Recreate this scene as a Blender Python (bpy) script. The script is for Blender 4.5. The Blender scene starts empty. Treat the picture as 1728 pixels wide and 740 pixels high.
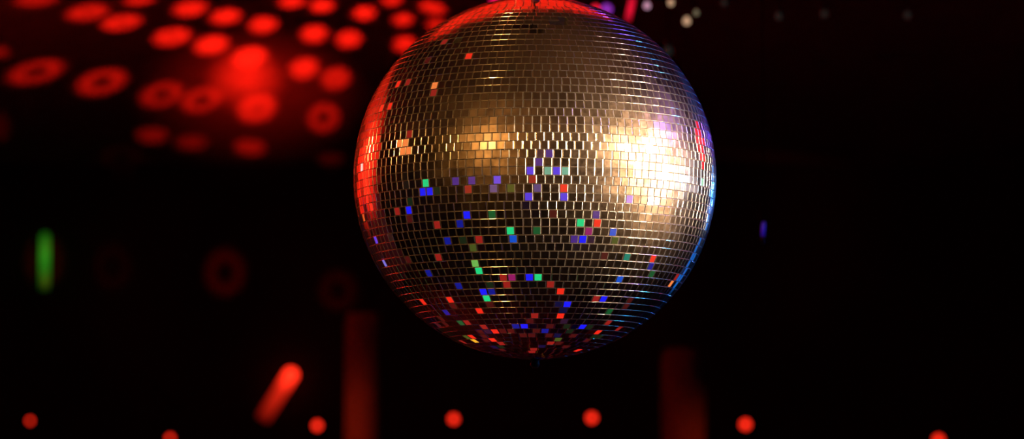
import bpy, bmesh, math, random
from mathutils import Vector, Matrix
random.seed(7)
S = bpy.context.scene
C = S.collection
PI = math.pi

# ------------------------------------------------------------------ camera
PITCH = math.radians(5.3)
FPX = 864 / math.tan(math.radians(10))
CAM = Vector((0, 0, 1.7))
FW = Vector((0, math.cos(PITCH), math.sin(PITCH)))
UP = Vector((0, -math.sin(PITCH), math.cos(PITCH)))
RT = Vector((1, 0, 0))
def ray(px, py):
    return (FW + RT * ((px - 864) / FPX) + UP * ((370 - py) / FPX)).normalized()
R = 0.25
BC = CAM + ray(902.5, 300.5) * (R / math.sin(math.atan(306.3 / FPX)))
YB, ZC, XW = 14.0, 3.27, 3.2          # back wall, ceiling height, half width of the room

cd = bpy.data.cameras.new('camera'); cam = bpy.data.objects.new('camera', cd); C.objects.link(cam)
cd.sensor_width = 36; cd.lens = 18 / math.tan(math.radians(10))
cam.location = CAM; cam.rotation_euler = (PI/2 + PITCH, 0, 0)
cd.dof.use_dof = True; cd.dof.focus_distance = (BC - CAM).length - 0.2; cd.dof.aperture_fstop = 4.0
cd.clip_end = 100
S.camera = cam
S.view_settings.view_transform = 'Standard'
S.view_settings.look = 'None'
S.render.film_transparent = False
S.cycles.max_bounces = 6
S.cycles.sample_clamp_indirect = 4
S.cycles.use_denoising = True
S.cycles.caustics_reflective = False
w = bpy.data.worlds.new('world'); S.world = w; w.use_nodes = True
w.node_tree.nodes['Background'].inputs[0].default_value = (0, 0, 0, 1)

def lin(c):
    return tuple((x/255/12.92 if x <= 10.31 else ((x/255+.055)/1.055)**2.4) for x in c)

# ------------------------------------------------------------------ materials
def mat(name, col, rough=.6, metal=0, emit=None, estr=0, bump=0, bscale=40, vary=.15):
    m = bpy.data.materials.new(name); m.use_nodes = True
    nt = m.node_tree; b = nt.nodes['Principled BSDF']
    b.inputs['Roughness'].default_value = rough; b.inputs['Metallic'].default_value = metal
    tc = nt.nodes.new('ShaderNodeTexCoord'); nz = nt.nodes.new('ShaderNodeTexNoise')
    nz.inputs['Scale'].default_value = bscale; nz.inputs['Detail'].default_value = 4
    nt.links.new(tc.outputs['Object'], nz.inputs['Vector'])
    rp = nt.nodes.new('ShaderNodeValToRGB')
    rp.color_ramp.elements[0].position = .3; rp.color_ramp.elements[1].position = .7
    rp.color_ramp.elements[0].color = tuple(c*(1-vary) for c in col) + (1,)
    rp.color_ramp.elements[1].color = tuple(min(1, c*(1+vary)) for c in col) + (1,)
    nt.links.new(nz.outputs['Fac'], rp.inputs[0]); nt.links.new(rp.outputs[0], b.inputs['Base Color'])
    if bump:
        bp = nt.nodes.new('ShaderNodeBump'); bp.inputs['Strength'].default_value = bump
        bp.inputs['Distance'].default_value = .01
        nt.links.new(nz.outputs['Fac'], bp.inputs['Height']); nt.links.new(bp.outputs[0], b.inputs['Normal'])
    if emit:
        b.inputs['Emission Color'].default_value = tuple(emit) + (1,)
        b.inputs['Emission Strength'].default_value = estr
    return m

M_dark = mat('black_painted_wall', (.006, .005, .005), .9, bump=.2)
M_ceil = mat('painted_ceiling', (.13, .12, .115), .95, bump=.1, bscale=6)
M_floor = mat('dark_floor', (.012, .011, .011), .5, bump=.1)
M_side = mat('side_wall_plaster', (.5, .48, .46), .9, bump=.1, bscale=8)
M_pillar = mat('pillar_plaster', (.12, .11, .10), .9, bump=.15)
M_black = mat('black_metal', (.02, .02, .022), .45, .6)
M_cord = mat('matte_black_cord', (.004, .004, .004), 1)
M_cord.node_tree.nodes['Principled BSDF'].inputs['Specular IOR Level'].default_value = 0
M_steel = mat('brushed_steel', (.55, .55, .56), .3, 1)
M_grout = mat('grout', (.03, .026, .022), .6, .2, bump=.3, bscale=400)

# ------------------------------------------------------------------ mesh helpers
def link(name, bm, m, parent=None, smooth=False):
    me = bpy.data.meshes.new(name); bm.to_mesh(me); bm.free()
    if m: me.materials.append(m)
    if smooth:
        for p in me.polygons: p.use_smooth = True
    o = bpy.data.objects.new(name, me); C.objects.link(o)
    if parent: o.parent = parent
    return o
def lathe(prof, n=32, M=None, bm=None):
    bm = bm or bmesh.new(); rings = []
    M = M or Matrix.Identity(4)
    for r, z in prof:
        if r < 1e-6: rings.append([bm.verts.new(M @ Vector((0, 0, z)))])
        else: rings.append([bm.verts.new(M @ Vector((r*math.cos(2*PI*i/n), r*math.sin(2*PI*i/n), z))) for i in range(n)])
    for a, b in zip(rings, rings[1:]):
        for i in range(n):
            j = (i+1) % n
            if len(a) == 1 and len(b) == 1: continue
            if len(a) == 1: bm.faces.new((a[0], b[i], b[j]))
            elif len(b) == 1: bm.faces.new((a[i], b[0], a[j]))
            else: bm.faces.new((a[i], b[i], b[j], a[j]))
    bmesh.ops.recalc_face_normals(bm, faces=bm.faces)
    return bm
def box(lo, hi, bm=None):
    bm = bm or bmesh.new()
    v = [bm.verts.new((x, y, z)) for x in (lo[0], hi[0]) for y in (lo[1], hi[1]) for z in (lo[2], hi[2])]
    for f in ((0,1,3,2),(4,6,7,5),(0,4,5,1),(2,3,7,6),(0,2,6,4),(1,5,7,3)): bm.faces.new([v[i] for i in f])
    bmesh.ops.recalc_face_normals(bm, faces=bm.faces)
    return bm
def tube(pts, r, n=10, bm=None):
    bm = bm or bmesh.new(); rings = []
    for i, p in enumerate(pts):
        p = Vector(p); a = Vector(pts[max(0, i-1)]); b = Vector(pts[min(len(pts)-1, i+1)])
        d = (b-a).normalized(); s = d.orthogonal().normalized() if abs(d.x) < .9 else d.cross(Vector((0,0,1))).normalized()
        s = d.cross(Vector((0,1,0.01))).normalized() if abs(d.y) < .9 else d.cross(Vector((0,0,1))).normalized()
        t = d.cross(s)
        rings.append([bm.verts.new(p + (s*math.cos(2*PI*k/n) + t*math.sin(2*PI*k/n))*r) for k in range(n)])
    for a, b in zip(rings, rings[1:]):
        for k in range(n): bm.faces.new((a[k], b[k], b[(k+1) % n], a[(k+1) % n]))
    bm.faces.new(rings[0][::-1]); bm.faces.new(rings[-1])
    bmesh.ops.recalc_face_normals(bm, faces=bm.faces)
    return bm
def thing(name, label, cat, loc=(0,0,0), group=None):
    o = bpy.data.objects.new(name, None); C.objects.link(o); o.location = loc
    o.empty_display_size = .05
    o['label'] = label; o['category'] = cat
    if group: o['group'] = group
    return o
def struct(name, bm, m, label=None):
    o = link(name, bm, m); o['kind'] = 'structure'
    if label: o['label'] = label
    return o

# ------------------------------------------------------------------ room shell
T = .15
struct('floor', box((-XW-T, -5-T, -T), (XW+T, YB+T, 0)), M_floor, 'dark floor of the club room')
struct('ceiling', box((-XW-T, -5-T, ZC), (XW+T, YB+T, ZC+T)), M_ceil, 'ceiling crossed by blurred red light spots')
struct('wall_back', box((-XW-T, YB, 0), (XW+T, YB+T, ZC)), M_dark, 'black back wall in deep shadow')
struct('wall_front', box((-XW-T, -5-T, 0), (XW+T, -5, ZC)), M_dark, 'black wall behind the viewer')
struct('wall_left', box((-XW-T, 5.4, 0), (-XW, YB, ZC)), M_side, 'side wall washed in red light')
struct('wall_left', box((-XW-T, -5, 0), (-XW, 5.4, ZC)), M_dark, 'dark stretch of the side wall')  # unseen stretch made black to keep beam spill out of the ball's reflections
struct('wall_right', box((XW, -5, 0), (XW+T, YB, ZC)), M_dark, 'dark side wall')
def at(px, py, Y):
    d = ray(px, py); return CAM + d * ((Y - CAM.y) / d.y)
def pillar(name, px0, px1, Y, label, pytop):
    a = at(px0, 650, Y); b = at(px1, 650, Y); r = (b.x-a.x)/2; cx = (a.x+b.x)/2
    zt = at(700, pytop, Y).z
    bm = lathe([(0,0),(r*1.2,0),(r*1.2,.12),(r*1.05,.16),(r,.2),(r,zt-.05),(r*.93,zt-.015),(r*.8,zt),(0,zt)], 32,
               Matrix.Translation((cx, Y, 0)))
    o = struct(name, bm, M_pillar, label)
    for p in o.data.polygons: p.use_smooth = True
    return Vector((cx, Y, 0))
PIL1 = pillar('pillar_1', 582, 642, 11.0, 'red lit round pillar below the left side of the mirror ball', 528)
PIL2 = pillar('pillar_2', 1116, 1190, 11.0, 'red lit round pillar below the right side of the mirror ball', 588)

# ------------------------------------------------------------------ mirror ball geometry
def ball_hit(px, py):
    d = ray(px, py); oc = CAM - BC
    b = d.dot(oc); q = b*b - (oc.dot(oc) - R*R)
    if q < 0: return None
    return CAM + d * (-b - math.sqrt(q))
def refl(px, py):
    P = ball_hit(px, py); n = (P-BC).normalized(); d = (P-CAM).normalized()
    return P, d - n * (2*d.dot(n))

NR = 70
LATP = math.radians(0.9)
tiles = []     # (centre dir, lat, lon, dlat, dlon)
for k in range(NR):
    lat = -PI/2 + PI*(k+.5)/NR
    n = max(4, round(137*math.cos(lat)))
    off = random.random()
    for j in range(n):
        tiles.append([lat, 2*PI*(j+off)/n, PI/NR, 2*PI/n])
def sdir(lat, lon):
    return Vector((math.cos(lat)*math.cos(lon), math.cos(lat)*math.sin(lon), math.sin(lat)))
tdir = [sdir(t[0], t[1]) for t in tiles]
def project(P):
    v = P - CAM; z = v.dot(FW)
    return 864 + FPX*v.dot(RT)/z, 370 - FPX*v.dot(UP)/z
tpix = []
for d in tdir:
    P = BC + d*R
    tpix.append(project(P) if d.dot(CAM-P) > 0 else None)
def nearest(px, py):
    best, bi = 1e9, -1
    for i, p in enumerate(tpix):
        if p is None: continue
        e = (p[0]-px)**2 + (p[1]-py)**2
        if e < best: best, bi = e, i
    return bi

# ------------------------------------------------------------------ coloured pin lamps around the room and the tiles that catch them
PAL = dict(G=(30,215,130), g=(16,85,42), o=(70,82,28), l=(110,180,80), T=(110,178,150), t=(0,125,105), p=(150,220,180),
           B=(25,28,255), b=(14,24,140), K=(15,80,205), V=(88,60,225), v=(66,34,130), P=(92,70,125), L=(120,112,215),
           R=(245,42,24), r=(150,30,24), d=(72,16,14), M=(145,25,98), O=(255,135,66), Y=(255,185,40), W=(255,225,215),
           e=(42,20,44), f=(18,34,16), h=(10,13,56))
SPOT = """720 313 G|767 309 v|794 308 v|835 306 V|895 291 V|610 283 W|736 144 O|797 97 R|748 70 r|720 98 d|729 155 r|669 138 R|688 142 r
660 183 R|642 188 R|678 240 O|688 238 O|676 253 O|686 252 O|692 225 r|925 292 T|938 292 V|952 292 T|905 306 r|930 263 v|916 278 v|906 263 e
1183 307 p|716 328 B|727 328 B|738 328 f|786 322 r|885 333 V|626 344 R|669 349 r|612 366 o|687 347 B|691 360 B|697 344 f|784 366 B|824 364 g
693 375 d|740 383 r|775 381 b|854 390 G|633 399 V|754 409 b|778 407 f|804 406 r|872 404 K|797 419 o|744 437 r|687 442 d|805 445 l|810 456 G
649 447 L|911 319 P|954 319 R|954 334 V|1060 339 V|1004 364 v|936 363 d|981 378 G|1008 378 R|909 391 g|994 392 M|1032 393 K|970 405 v|984 405 B
1034 407 o|996 405 e|1058 434 t|1098 437 R|1021 433 d|1098 450 b|720 464 b|778 482 b|858 468 M|845 468 r|854 480 r|826 481 f|816 492 B|829 492 b
825 503 G|828 512 d|713 510 R|755 506 R|767 513 d|752 528 b|805 524 R|777 543 g|788 543 r|752 544 d|821 550 r|836 557 R|848 557 d|812 558 d
818 565 d|796 566 R|787 567 o|803 572 Y|835 572 R|842 578 r|818 578 d|782 575 r|836 583 h|887 548 B|876 548 b|897 468 B|887 540 d|898 531 r|892 564 d
896 591 r|914 468 G|936 479 r|941 491 R|1000 503 r|1014 503 B|1045 471 K|1098 464 g|964 513 B|946 512 h|1028 524 g|945 532 R|1025 543 r|979 549 B
958 557 f|1005 559 R|1047 554 r|920 556 b|943 571 o|933 565 d|924 577 r|976 589 R|902 591 r|1131 483 O|1139 472 r|1066 506 d|865 320 o|832 320 P"""
lamps = []       # [class, position]
target = {}      # tile index -> normal
def room_dist(P, r, want):
    t = want
    for a, lo, hi in ((0, -XW+.08, XW-.08), (1, -4.9, YB-.1), (2, .08, ZC-.08)):
        if r[a] > 1e-6: t = min(t, (hi-P[a])/r[a])
        elif r[a] < -1e-6: t = min(t, (lo-P[a])/r[a])
    return t
def in_frame(Q, m=60):
    if (Q-CAM).dot(FW) < .05: return False
    x, y = project(Q); return -m < x < 1728+m and -m < y < 740+m
def aim(i, cls, maxtilt, create=True):
    n0 = tdir[i]; P = BC + n0*R; v = (CAM-P).normalized()
    best = None
    for c, Q, r_ in lamps:
        if c != cls: continue
        l = (Q-P).normalized()
        if l.dot(n0) < .03: continue
        n = (v+l).normalized(); a = n.angle(n0)
        if best is None or a < best[0]: best = (a, n)
    if best and best[0] < math.radians(maxtilt):
        target[i] = best[1]; return True
    if not create: return False
    r = (n0*(2*n0.dot(v)) - v).normalized()
    ang = math.degrees(r.angle((CAM-P).normalized()))
    D = room_dist(P, r, 6.5 if ang < 14 else 2.8)
    Q = P + r*D
    if in_frame(Q): return False
    lamps.append((cls, Q, D*.021 + .008)); target[i] = n0.copy()
    return True
for tok in SPOT.replace('\n', '|').split('|'):
    x, y, c = tok.split(); i = nearest(float(x), float(y))
    if i in target: continue
    aim(i, c, 2.2)
n_named = len(lamps)
rnd = random.Random(3)
for i, p in enumerate(tpix):
    if p is None or i in target: continue
    x, y = p
    rr = math.hypot(x-902, y-300)/306
    if y < 315 or rr > .97: continue
    if x > 1000 and y < 430: continue
    dens = .20 if y > 470 else .13
    u = rnd.random()
    if u > dens: continue
    c = rnd.choices('defhd', (5, 2, 1.2, 1.2, 2))[0]
    aim(i, c, 4.5, create=len(lamps) < n_named + 14)

def lamp(name, typ, loc, col, power, radius=.05, target_pt=None, cone=30, blend=.3):
    d = bpy.data.lights.new(name, typ); o = bpy.data.objects.new(name, d); C.objects.link(o)
    o.location = loc; d.color = col; d.energy = power
    if typ in ('POINT', 'SPOT'): d.shadow_soft_size = radius
    if typ == 'SPOT': d.spot_size = math.radians(cone); d.spot_blend = blend
    if target_pt is not None:
        o.rotation_euler = (Vector(target_pt)-Vector(loc)).to_track_quat('-Z', 'Y').to_euler()
    return o
for c, Q, r_ in lamps:
    col = lin(PAL[c]); mx = max(col)
    L = mx*1.22
    lamp('pin_light', 'POINT', Q, tuple(x/mx for x in col), L*4*PI*PI*r_*r_, r_)

# ------------------------------------------------------------------ mirror ball object
ball = thing('mirror_ball', 'large hanging mirror ball covered in small square mirrors', 'disco ball', BC)
def mirror_mat():
    m = bpy.data.materials.new('mirror_tile'); m.use_nodes = True; nt = m.node_tree; N = nt.nodes; Lk = nt.links
    A = N['Principled BSDF']; out = N['Material Output']
    A.inputs['Metallic'].default_value = 1; A.inputs['Roughness'].default_value = .045
    A.inputs['Base Color'].default_value = (.86, .85, .83, 1)
    B = N.new('ShaderNodeBsdfPrincipled'); B.inputs['Metallic'].default_value = 1
    B.inputs['Roughness'].default_value = .36; B.inputs['Base Color'].default_value = (.88, .63, .42, 1)
    tc = N.new('ShaderNodeTexCoord')
    n1 = N.new('ShaderNodeTexNoise'); n1.inputs['Scale'].default_value = 26; n1.inputs['Detail'].default_value = 6; n1.inputs['Roughness'].default_value = .65
    n2 = N.new('ShaderNodeTexNoise'); n2.inputs['Scale'].default_value = 190; n2.inputs['Detail'].default_value = 5; n2.inputs['Roughness'].default_value = .7
    for n in (n1, n2): Lk.new(tc.outputs['Object'], n.inputs['Vector'])
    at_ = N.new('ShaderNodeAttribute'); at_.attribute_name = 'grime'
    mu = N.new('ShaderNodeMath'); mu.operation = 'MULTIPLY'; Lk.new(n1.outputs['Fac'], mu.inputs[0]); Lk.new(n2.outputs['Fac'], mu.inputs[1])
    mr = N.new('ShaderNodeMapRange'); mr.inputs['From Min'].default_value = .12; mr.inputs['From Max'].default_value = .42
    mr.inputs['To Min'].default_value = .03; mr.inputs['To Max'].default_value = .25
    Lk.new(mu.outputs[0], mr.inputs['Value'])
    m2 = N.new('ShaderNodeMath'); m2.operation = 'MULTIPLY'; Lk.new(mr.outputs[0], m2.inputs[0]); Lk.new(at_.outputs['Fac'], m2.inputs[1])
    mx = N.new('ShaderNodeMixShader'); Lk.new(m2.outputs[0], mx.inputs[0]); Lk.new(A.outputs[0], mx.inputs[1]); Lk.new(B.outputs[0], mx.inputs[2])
    Lk.new(mx.outputs[0], out.inputs['Surface'])
    return m
M_mirror = mirror_mat()
M_edge = mat('tile_edge', (.85, .78, .68), .17, .965, vary=.05)
import numpy as np
LQ = np.array([tuple(q[1]) for q in lamps]); LR = np.array([q[2] for q in lamps])
def edge_mat(m):
    nt = m.node_tree; N = nt.nodes; A = N['Principled BSDF']
    B = N.new('ShaderNodeBsdfPrincipled'); B.inputs['Metallic'].default_value = 1; B.inputs['Roughness'].default_value = .5
    B.inputs['Base Color'].default_value = (.9, .84, .76, 1)
    mx = N.new('ShaderNodeMixShader'); mx.inputs[0].default_value = .08
    nt.links.new(A.outputs[0], mx.inputs[1]); nt.links.new(B.outputs[0], mx.inputs[2])
    nt.links.new(mx.outputs[0], N['Material Output'].inputs['Surface'])
edge_mat(M_edge)
bm = bmesh.new()
gl = bm.faces.layers.float.new('grime')
GAP, CH, CV = .00018, .00095, .00050
MISSING = {nearest(944, 30), nearest(950, 37), nearest(955, 30), nearest(946, 40), nearest(770, 63), nearest(937, 37)}
for i, (lat, lon, dla, dlo) in enumerate(tiles):
    if i in MISSING: continue
    n0 = tdir[i]
    if i in target: n = target[i]
    else:
        sg = .006
        for tries in range(24):
            j = Vector((random.gauss(0, 1), random.gauss(0, 1), random.gauss(0, 1))) * sg
            n = (n0 + j).normalized()
            if tpix[i] is None: break
            P0 = n0*R; vv = (CAM-BC-P0).normalized(); rr = n*(2*n.dot(vv)) - vv
            to = LQ - np.array(P0 + BC); dl = np.linalg.norm(to, axis=1)
            an = np.arccos(np.clip((to @ np.array(rr))/dl, -1, 1))
            if not np.any(an < LR/dl*1.15 + .003): break
            sg *= 1.07
    e = Vector((-math.sin(lon), math.cos(lon), 0)); e = (e - n*e.dot(n)).normalized(); u = n.cross(e)
    latn = abs(lat) + dla/2
    hw = R*math.cos(lat)*math.sin(dlo/2) - GAP
    hwn = R*max(.02, math.cos(latn))*math.sin(dlo/2) - GAP
    hh = R*math.sin(dla/2) - GAP
    P = n0*(R - .0002)
    sgn = 1 if lat > 0 else -1
    wt, wb = (hwn, 2*hw-hwn) if sgn > 0 else (2*hw-hwn, hwn)   # top / bottom half widths
    rings = []
    for fr, dz in ((1, 0), (.78, -.00005), (.52, -.00017), (.28, -.00034), (.09, -.00058), (0, -.0009), (0, -.0032)):
        rings.append([bm.verts.new(P + n*dz + e*sx*(max(.0005, ww-CH*fr)) + u*sy*(hh-CV*fr))
                      for sx, sy, ww in ((-1,-1,wb),(1,-1,wb),(1,1,wt),(-1,1,wt))])
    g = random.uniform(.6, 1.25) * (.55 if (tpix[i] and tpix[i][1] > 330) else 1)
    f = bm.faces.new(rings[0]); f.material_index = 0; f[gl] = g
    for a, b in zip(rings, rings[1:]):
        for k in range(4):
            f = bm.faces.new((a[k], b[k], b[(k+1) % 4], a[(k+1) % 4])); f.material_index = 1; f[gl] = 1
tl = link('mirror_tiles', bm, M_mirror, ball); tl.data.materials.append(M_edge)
tl['label'] = 'square mirror tiles laid in horizontal rows'
# a tile face winding check: outward
core = lathe([((R-.0016)*math.cos(-PI/2+PI*i/96), (R-.0016)*math.sin(-PI/2+PI*i/96)) for i in range(97)], 160)
link('ball_shell', core, M_grout, ball, True)
link('top_cap', lathe([(0,.256),(.010,.256),(.016,.254),(.018,.250),(.018,.240),(0,.240)], 32), M_steel, ball, True)
link('hanging_eye', tube([(.012*math.cos(a), 0, .267+.012*math.sin(a)) for a in [2*PI*k/24 for k in range(25)]], .0025), M_steel, ball, True)
link('bottom_finial', lathe([(0,-.262),(.004,-.261),(.0065,-.257),(.005,-.252),(.009,-.249),(.009,-.244),(0,-.244)], 24), M_black, ball, True)

# motor above the ball, hung from the ceiling
mo = thing('ball_motor', 'dark turning motor on the ceiling with thin shaft above the mirror ball', 'motor', BC + Vector((0,0,.30)))
zt = ZC - BC.z - .30
link('motor_housing', lathe([(0,zt-.115),(.042,zt-.115),(.048,zt-.108),(.048,zt-.012),(.06,zt-.010),(.06,zt),(0,zt)], 32), M_black, mo, True)
link('drive_shaft', lathe([(0,-.0195),(.004,-.0195),(.004,-.012),(.007,-.010),(.007,.008),(.004,.010),(.0018,.012),(.0018,zt-.10),(0,zt-.10)], 16), M_steel, mo, True)
link('shaft_coupling', lathe([(.0018,zt-.15),(.010,zt-.148),(.010,zt-.118),(.0035,zt-.113)], 20), M_steel, mo, True)

# ------------------------------------------------------------------ stage lamps lighting the ball
def stage(px, py, dist, rgb, power, radius, cone=11.5, blend=.12, L_typ='SPOT'):
    P, r = refl(px, py); D = room_dist(P, r, dist); Q = P + r*D
    print('STAGE', (px, py), 'D %.2f' % D, [round(x, 2) for x in Q], 'inframe', in_frame(Q))
    c = lin(rgb); m = max(c)
    return lamp('stage_light', L_typ, Q, tuple(x/m for x in c), power, radius, BC, math.degrees(2*math.asin(.262/((Q-BC).length)))*.97, blend)
stage(824, 243, 3.4, (255,186,102), 340, .05)
P2 = ball_hit(1112, 300)
def beam(px, py, dist, rgb, power, radius, tgt, cone, blend):
    P, r = refl(px, py); D = room_dist(P, r, dist); c = lin(rgb); m = max(c)
    return lamp('stage_light', 'SPOT', P + r*D, tuple(x/m for x in c), power, radius, tgt, cone, blend)
for hx, hy, pw in ((1054, 246, 480), (1096, 250, 760), (1084, 280, 1050), (1122, 292, 900), (1104, 338, 680)):  # one right-hand lamp, its white area widened by added beams
    beam(hx, hy, 3.0, (255,220,182), pw, .07, ball_hit(1082, hy*.6+115), 5.8, 1)
beam(1117, 213, 2.9, (45,28,255), 24, .42, BC, 14, .2)
stage(1124, 222, 2.9, (105,62,255), 190, .04)
stage(1150, 305, 2.8, (40,160,255), 130, .04)
beam(1186, 244, 3.0, (255,10,34), 7, .40, BC, 14, .2)
beam(1124, 150, 2.9, (205,140,210), .4, .42, BC, 14, .2)

# washes
def wash(loc, tgt, rgb, power, cone, blend, radius=.1):
    c = lin(rgb); m = max(c)
    return lamp('wash_light', 'SPOT', loc, tuple(x/m for x in c), power, radius, tgt, cone, blend)
RED = (255, 32, 14)
wash((-1.9, 6.6, 2.9), (-XW, 6.6, 2.85), RED, 230, 92, .35)              # side wall, red
wash((-1.9, 8.8, 2.9), (-XW, 8.8, 2.85), RED, 230, 92, .35)
wash((-.12, 5.2, .8), (-.12, 5.15, ZC), RED, 2300, 28, .1)             # ceiling behind the ball
BLUE = (28, 130, 255)
wash((2.55, 8.7, 2.35), BC, BLUE, 9, 14, .2, .52)                       # blue wash lamps behind the ball at the side
wash((2.55, 8.5, 1.2), BC, BLUE, 6, 14, .2, .5)
wash((2.4, 8.9, 2.3), BC, (60,110,255), 60, 10, .2, .04)
wash((1.9, 6.6, 1.0), (1.9, 6.6, ZC), BLUE, 110, 42, .4)                # blue on the ceiling behind the ball
wash((-2.45, 6.9, .6), (-2.45, 6.9, ZC), RED, 1500, 62, .2)
wash((.62, 3.6, 2.5), (.5, 3.7, ZC), (255,168,98), 11, 125, .5)
wash((0.2, 1.2, .3), (0.1, 1.0, ZC), (255,168,98), 115, 95, .8)         # warm light on the ceiling over the dance floor
wash((1.6, 9.6, 1.5), (PIL2.x, 11.0, 1.85), (255,60,14), 44, 14, .7)
wash((-1.3, 9.6, 1.5), (PIL1.x, 11.0, 1.95), (255,60,20), 54, 16, .7)

# ------------------------------------------------------------------ effect projector: one lamp whose gobo throws the red spots
PROJ = Vector((1.1, 6.6, .9))
AIMP = Vector((-1.2, 10.8, ZC))
q = (AIMP-PROJ).to_track_quat('-Z', 'Y'); Rm = q.to_matrix().inverted()
def surf(px, py):
    d = ray(px, py)
    t = (ZC-CAM.z)/d.z if d.z > 0 else 1e9
    tb = (YB-CAM.y)/d.y
    return CAM + d*min(t, tb)
def uv(px, py):
    v = Rm @ (surf(px, py)-PROJ); return Vector((v.x/-v.z, v.y/-v.z))
# x y a b angle ring strength
SP = """62 0 38 11 6 0 .6|148 21 38 13 8 1 .75|205 38 36 13 9 1 .85|321 15 30 13 7 0 .95|291 62 33 15 9 1 .95|381 28 27 13 8 0 1|357 76 31 16 10 0 1
444 42 25 14 8 0 1|422 96 30 18 12 0 1|493 3 23 10 5 0 1|543 10 21 11 5 0 1|530 57 23 15 6 0 1|588 66 22 15 5 0 .95|513 115 26 18 12 0 .9
566 132 25 19 14 1 .75|546 198 28 25 22 2 .55|61 121 50 18 13 2 .55|172 138 45 20 13 2 .6|274 159 39 20 14 2 .55|341 168 38 20 16 2 .6
434 182 36 24 15 1 .75|422 136 16 11 10 0 .35|258 228 28 13 0 0 .35|324 240 28 13 0 0 .3|422 248 28 14 -3 0 .42|558 268 22 10 0 0 .16
615 22 19 12 4 0 1|680 33 17 11 2 0 .95|729 13 24 10 -14 0 .9|736 42 16 11 0 0 .8|661 0 17 10 2 0 .9|683 74 19 14 4 0 .9|2 88 14 9 0 0 .4
235 0 27 8 6 0 .8|2 215 14 26 0 0 .12|205 265 40 22 0 2 .05
415 132 85 68 0 3 .82|430 150 230 140 0 3 .30
380 460 36 42 0 2 .9|75 440 34 46 0 2 .6|190 450 34 42 0 2 .35|570 490 34 36 0 2 .6"""
gd = lamp('effect_projector_light', 'SPOT', PROJ, (1, 1, 1), 1, .012, AIMP, 125, .1)
L = gd.data; L.use_nodes = True; nt = L.node_tree; N = nt.nodes; Lk = nt.links
em = [n for n in N if n.type == 'EMISSION'][0]
c = lin((255, 26, 12)); em.inputs['Color'].default_value = (1, c[1]*.9, c[2]*.9, 1)
tc = N.new('ShaderNodeTexCoord'); sx = N.new('ShaderNodeSeparateXYZ'); Lk.new(tc.outputs['Normal'], sx.inputs[0])
cb = N.new('ShaderNodeCombineXYZ')
for a in (0, 1):
    dv = N.new('ShaderNodeMath'); dv.operation = 'DIVIDE'; Lk.new(sx.outputs[a], dv.inputs[0])
    ng = N.new('ShaderNodeMath'); ng.operation = 'MULTIPLY'; ng.inputs[1].default_value = -1
    Lk.new(sx.outputs[2], ng.inputs[0]); Lk.new(ng.outputs[0], dv.inputs[1]); Lk.new(dv.outputs[0], cb.inputs[a])
import numpy as np
acc = None
for tok in SP.replace('\n', '|').split('|'):
    x, y, a, b, an, ring, st = [float(t) for t in tok.split()]
    h = 4.0
    c0 = uv(x, y); jx = (uv(x+h, y)-uv(x-h, y))/(2*h); jy = (uv(x, y+h)-uv(x, y-h))/(2*h)
    if y > 275: pass
    J = np.array([[jx.x, jy.x], [jx.y, jy.y]])
    t = math.radians(-an); E = np.array([[a*math.cos(t), -b*math.sin(t)], [a*math.sin(t), b*math.cos(t)]])
    U, s, Vt = np.linalg.svd(J @ E)
    # relative irradiance compensation so each spot's brightness is what the lamp optics give it
    P = surf(x, y); dv_ = P-PROJ; nrm = Vector((0, 0, -1)) if P.z > ZC-1e-3 else Vector((0, -1, 0))
    irr = abs(nrm.dot(dv_.normalized()))/dv_.length_squared
    k_ = 1.0 if ring == 3 else 1.2
    mp = N.new('ShaderNodeMapping'); mp.vector_type = 'TEXTURE'
    mp.inputs['Location'].default_value = (c0.x, c0.y, 0)
    mp.inputs['Rotation'].default_value = (0, 0, math.atan2(U[1, 0], U[0, 0]))
    mp.inputs['Scale'].default_value = (s[0]*k_, s[1]*k_, 1)
    Lk.new(cb.outputs[0], mp.inputs[0])
    ln = N.new('ShaderNodeVectorMath'); ln.operation = 'LENGTH'; Lk.new(mp.outputs[0], ln.inputs[0])
    rp = N.new('ShaderNodeValToRGB'); cr = rp.color_ramp; cr.interpolation = 'EASE'
    cv = (1.0, .4, .02, 1)[int(ring)]
    cr.elements[0].position = (.12,.12,.22,.02)[int(ring)]; cr.elements[0].color = (cv, cv, cv, 1)
    cr.elements[1].position = .92; cr.elements[1].color = (0, 0, 0, 1)
    if ring < 3:
        e2 = cr.elements.new((.35,.38,.52)[int(ring)]); e2.color = (1, 1, 1, 1)
        e3 = cr.elements.new(.60); e3.color = (.85, .85, .85, 1)
    Lk.new(ln.outputs['Value'], rp.inputs[0])
    ma = N.new('ShaderNodeMath'); ma.operation = 'MULTIPLY_ADD'
    ma.inputs[1].default_value = st**2 * (.16 if y > 350 else 1) / irr
    Lk.new(rp.outputs[0], ma.inputs[0])
    if acc: Lk.new(acc, ma.inputs[2])
    else: ma.inputs[2].default_value = 0
    acc = ma.outputs[0]
gm = N.new('ShaderNodeMath'); gm.operation = 'MULTIPLY'; gm.inputs[1].default_value = 1.0
Lk.new(acc, gm.inputs[0]); Lk.new(gm.outputs[0], em.inputs['Strength'])
L.energy = 4*PI*PI*1.0/.12    # strength 1 = a ceiling spot of full red

# ------------------------------------------------------------------ small lamps in the background
def glow(name, rgb, k):
    c = lin(rgb); return mat(name, tuple(.3*x+.02 for x in c), .4, 0, c, k)
M_redlens = glow('red_lens', (255, 42, 22), 2.6)
def copy_tree(o):
    c = o.copy(); C.objects.link(c)
    for ch in o.children:
        d = ch.copy(); C.objects.link(d); d.parent = c
    return c
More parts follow.
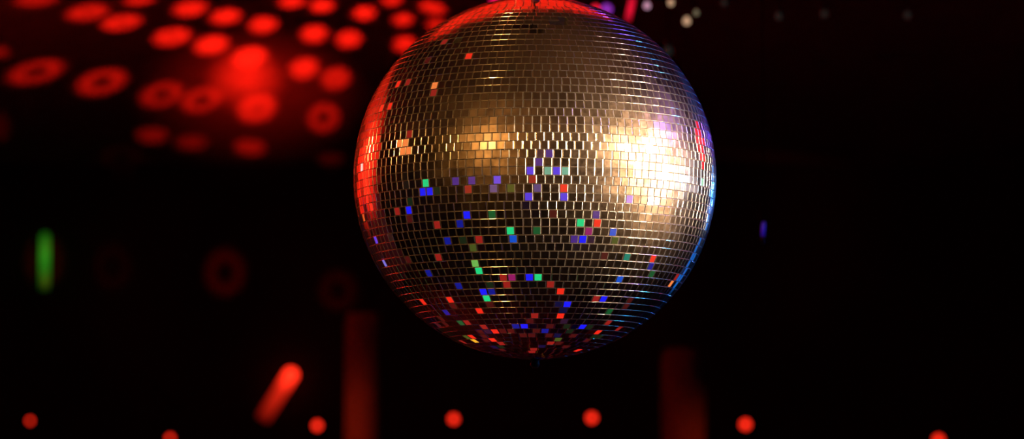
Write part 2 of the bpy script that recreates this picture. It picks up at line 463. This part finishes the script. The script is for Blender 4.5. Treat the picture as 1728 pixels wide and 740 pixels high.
# seven red lamps on the back wall
def wall_lamp():
    t = thing('red_wall_lamp', '', 'lamp')
    Mx = Matrix.Rotation(PI/2, 4, 'X')     # local z -> -y
    link('backplate', lathe([(0,0),(.055,0),(.055,.008),(.05,.012),(0,.012)], 28, Mx), M_black, t, True)
    link('housing', lathe([(0,.010),(.030,.010),(.034,.02),(.042,.07),(.044,.08),(.041,.08),(.037,.068)], 28, Mx), M_black, t, True)
    link('lens', lathe([(.0385,.066),(.036,.078),(.028,.086),(.015,.091),(0,.093)], 28, Mx), M_redlens, t, True)
    return t
wl = None
WL = [(55,710,.62,'small red wall lamp low at the far left, under the green reflection tube'),
      (290,739,.75,'red wall lamp half cut off by the lower edge, second from left in its row'),
      (537,718,1,'red wall lamp just beside the left pillar, below the slanted red tube lamp'),
      (766,707,1,'red wall lamp below the mirror ball, right of the left pillar'),
      (998,705,1.05,'red wall lamp below the mirror ball, left of the right pillar'),
      (1256,716,1.1,'red wall lamp to the right of the right pillar'),
      (1580,742,1.1,'red wall lamp cut off by the lower edge at the far right')]
for x, y, sc, lb in WL:
    o = wl = wall_lamp() if wl is None else copy_tree(wl)
    o.location = at(x, y, YB); o.scale = (sc*.46, 1, sc*.46); o['label'] = lb; o['group'] = 'red lamps in a row on the back wall'
# glow tubes
def tube_mat(name, rgb, k, L_, ends=(1, .15), mid=None):
    c = lin(rgb); m = mat(name, tuple(.2*x+.02 for x in c), .35, 0, c, 1); nt = m.node_tree; N = nt.nodes
    tc = N.new('ShaderNodeTexCoord'); sp = N.new('ShaderNodeSeparateXYZ'); nt.links.new(tc.outputs['Generated'], sp.inputs[0])
    rp = N.new('ShaderNodeValToRGB'); nt.links.new(sp.outputs[2], rp.inputs[0])
    rp.color_ramp.elements[0].color = (ends[1],)*3 + (1,); rp.color_ramp.elements[1].color = (ends[0],)*3 + (1,)
    if mid: e = rp.color_ramp.elements.new(mid[0]); e.color = (mid[1],)*3 + (1,)
    mu = N.new('ShaderNodeMath'); mu.operation = 'MULTIPLY'; mu.inputs[1].default_value = k
    nt.links.new(rp.outputs[0], mu.inputs[0]); nt.links.new(mu.outputs[0], N['Principled BSDF'].inputs['Emission Strength'])
    return m
def tube_lamp(name, label, p_top, p_bot, r, m, wall=True, group=None):
    """capsule tube between two points, local z along the tube; bracket to wall or cord to ceiling"""
    a, b = Vector(p_bot), Vector(p_top); Ln = (b-a).length
    t = thing(name, label, 'lamp', a, group)
    Rq = (b-a).to_track_quat('Z', 'Y').to_matrix().to_4x4()
    pr = [(0, 0)] + [(r*math.sin(k*PI/12), r*(1-math.cos(k*PI/12))) for k in range(1, 7)] + \
         [(r*math.cos(k*PI/12), Ln-r+r*math.sin(k*PI/12)) for k in range(0, 6)] + [(0, Ln)]
    g = link('glow_tube', lathe(pr, 24), m, t, True); g.matrix_local = Rq
    cap = link('end_cap', lathe([(0, -.012), (r*.7, -.012), (r*.8, -.004), (r*.8, r*.45), (0, r*.45)], 24), M_black, t, True); cap.matrix_local = Rq
    if wall:
        for f in (.25, .75):
            p = (b-a)*f
            link('bracket', tube([p + Vector((0, r*.8, 0)), (p.x, YB-a.y+.003, p.z)], .008), M_black, t)
    else:
        link('cord', tube([b-a - Vector((0, 0, .003)), Vector((b.x-a.x, b.y-a.y, ZC-a.z))], .0008, 6), M_cord, t)
    return t
YT = YB-.08
tube_lamp('red_tube_lamp', 'slanted red tube lamp with bright upper end, left of the left pillar', at(497, 622, YT), at(440, 712, YT), .034,
          tube_mat('red_tube_glow', (255, 44, 22), 2.9, 1, (1.0, .02), (.6, .22)))
tube_lamp('green_reflection_tube', 'dim green upright glow tube for a reflection on the back wall at far left', at(76, 392, YT), at(75, 492, YT), .021,  # green reflection, built as an added glowing tube
          tube_mat('green_reflection_glow', (60, 190, 40), .50, 1, (.30, .05), (.62, 1)))
tube_lamp('blue_glow_tube', 'tiny blue violet hanging glow tube right of the mirror ball', at(1289, 373, 5.0), at(1287, 400, 5.0), .0036,  # small blue streak built as a hanging glow tube
          tube_mat('blue_tube_glow', (50, 20, 215), .32, 1, (.25, .5), (.6, 1)), False)

# hanging bulbs, upper right
def bulb(px, py, Y, size, m, label):
    p = at(px, py, Y)
    t = thing('hanging_bulb', label, 'light bulb', p, 'small hanging bulbs behind the mirror ball')
    s = size
    link('glass', lathe([(0,-s),(s*.5,-s*.87),(s*.87,-s*.5),(s,0),(s*.87,s*.5),(s*.55,s*.95),(s*.4,s*1.3),(0,s*1.3)], 20), m, t, True)
    link('socket', lathe([(0,s*1.15),(s*.5,s*1.15),(s*.52,s*2.1),(s*.3,s*2.5),(0,s*2.5)], 16), M_black, t, True)
    link('cord', tube([(0,0,s*2.3),(0,0,ZC-p.z)], .0010, 6), M_cord, t)
Ma = glow('mauve_bulb', (190, 140, 165), .95); Mt = glow('tan_bulb', (200, 160, 125), .85); Md = glow('dim_bulb', (95, 105, 98), .07); Mq = glow('olive_bulb', (120, 110, 85), .7)
for px, py, Y, s, m, lb in [(1092, 10, 6.0, .0075, Ma, 'mauve glowing bulb at the upper edge, nearest to the short red tube lamp'),
        (1132, 5, 6.0, .007, Mt, 'tan glowing bulb touching the upper edge, above the brightest of the hanging bulbs'),
        (1159, 36, 6.0, .0085, Mt, 'tan glowing bulb hanging lowest of the cluster right of the ball top'),
        (1175, 22, 6.0, .006, Mq, 'faint olive bulb just right of the tan bulb hanging lowest'),
        (1127, 87, 6.4, .011, Md, 'very dim grey bulb close to the upper right edge of the mirror ball'),
        (1222, 5, 6.3, .007, Md, 'very dim bulb at the upper edge, next right after the bright cluster'),
        (1314, 28, 6.3, .008, Md, 'very dim bulb hanging alone above the blue glow tube'),
        (1391, 24, 6.5, .008, Md, 'very dim bulb second from the right in the row along the upper edge'),
        (1531, 26, 6.5, .008, Md, 'very dim bulb farthest right along the upper edge')]:
    bulb(px, py, Y, s, m, lb)

# pin spotlights behind the top of the ball
def pinspot(px, py, Y, lenses, label, group='pin spotlights above and behind the mirror ball'):
    p = at(px, py, Y); t = thing('pin_spotlight', label, 'spotlight', p, group)
    Mx = Matrix.Rotation(PI/2, 4, 'X')
    xs = [q[0] for q in lenses]; rm = max(q[1] for q in lenses)
    for dx, r, m in lenses:
        Tm = Matrix.Translation((dx, 0, 0)) @ Mx
        link('lamp_can', lathe([(0,-.07),(r*.7,-.07),(r*.9,-.055),(r*1.06,0),(r*1.12,.012),(r*1.04,.012),(r,.002)], 24, Tm), M_black, t, True)
        link('lens', lathe([(r*1.02,.001),(r*.8,.005),(r*.4,.008),(0,.009)], 24, Tm), m, t, True)
    hx = (max(xs)-min(xs))/2 + rm*1.25; cx = (max(xs)+min(xs))/2
    link('yoke', tube([(cx-hx,.03,0),(cx-hx,.03,rm*1.6),(cx-hx*.7,.03,rm*2.0),(cx,.03,rm*2.0),(cx+hx*.7,.03,rm*2.0),(cx+hx,.03,rm*1.6),(cx+hx,.03,0)], .003, 8), M_black, t, True)
    link('stem', tube([(cx,.03,rm*2.0),(cx,.03,ZC-p.z)], .004, 8), M_black, t, True)
Mmag = glow('magenta_lens', (235, 15, 90), 1.0); Mpur = glow('purple_lens', (150, 50, 190), .8); Mred2 = glow('crimson_lens', (245, 25, 55), 1.1)
pinspot(836, 2, 6.5, [(0, .013, Mmag)], 'magenta pin spotlight just above the left of the ball top')
pinspot(868, -3, 6.5, [(0, .014, Mpur)], 'purple pin spotlight straight above the ball top')
pinspot(1014, 16, 6.5, [(-.012, .011, Mred2), (.013, .013, Mpur)], 'twin red and purple pin spotlight right of the ball top')
pinspot(960, -2, 6.5, [(0, .007, Mred2)], 'small dim red pin spotlight between ball top and twin spotlight')
tube_lamp('red_tube_lamp', 'short slanted red tube lamp hanging beside the twin pin spotlight', at(1068, -4, 6.5), at(1058, 40, 6.5), .0075,
          tube_mat('crimson_tube_glow', (225, 18, 50), 1.1, 1, (.7, .15), (.5, 1)), False)
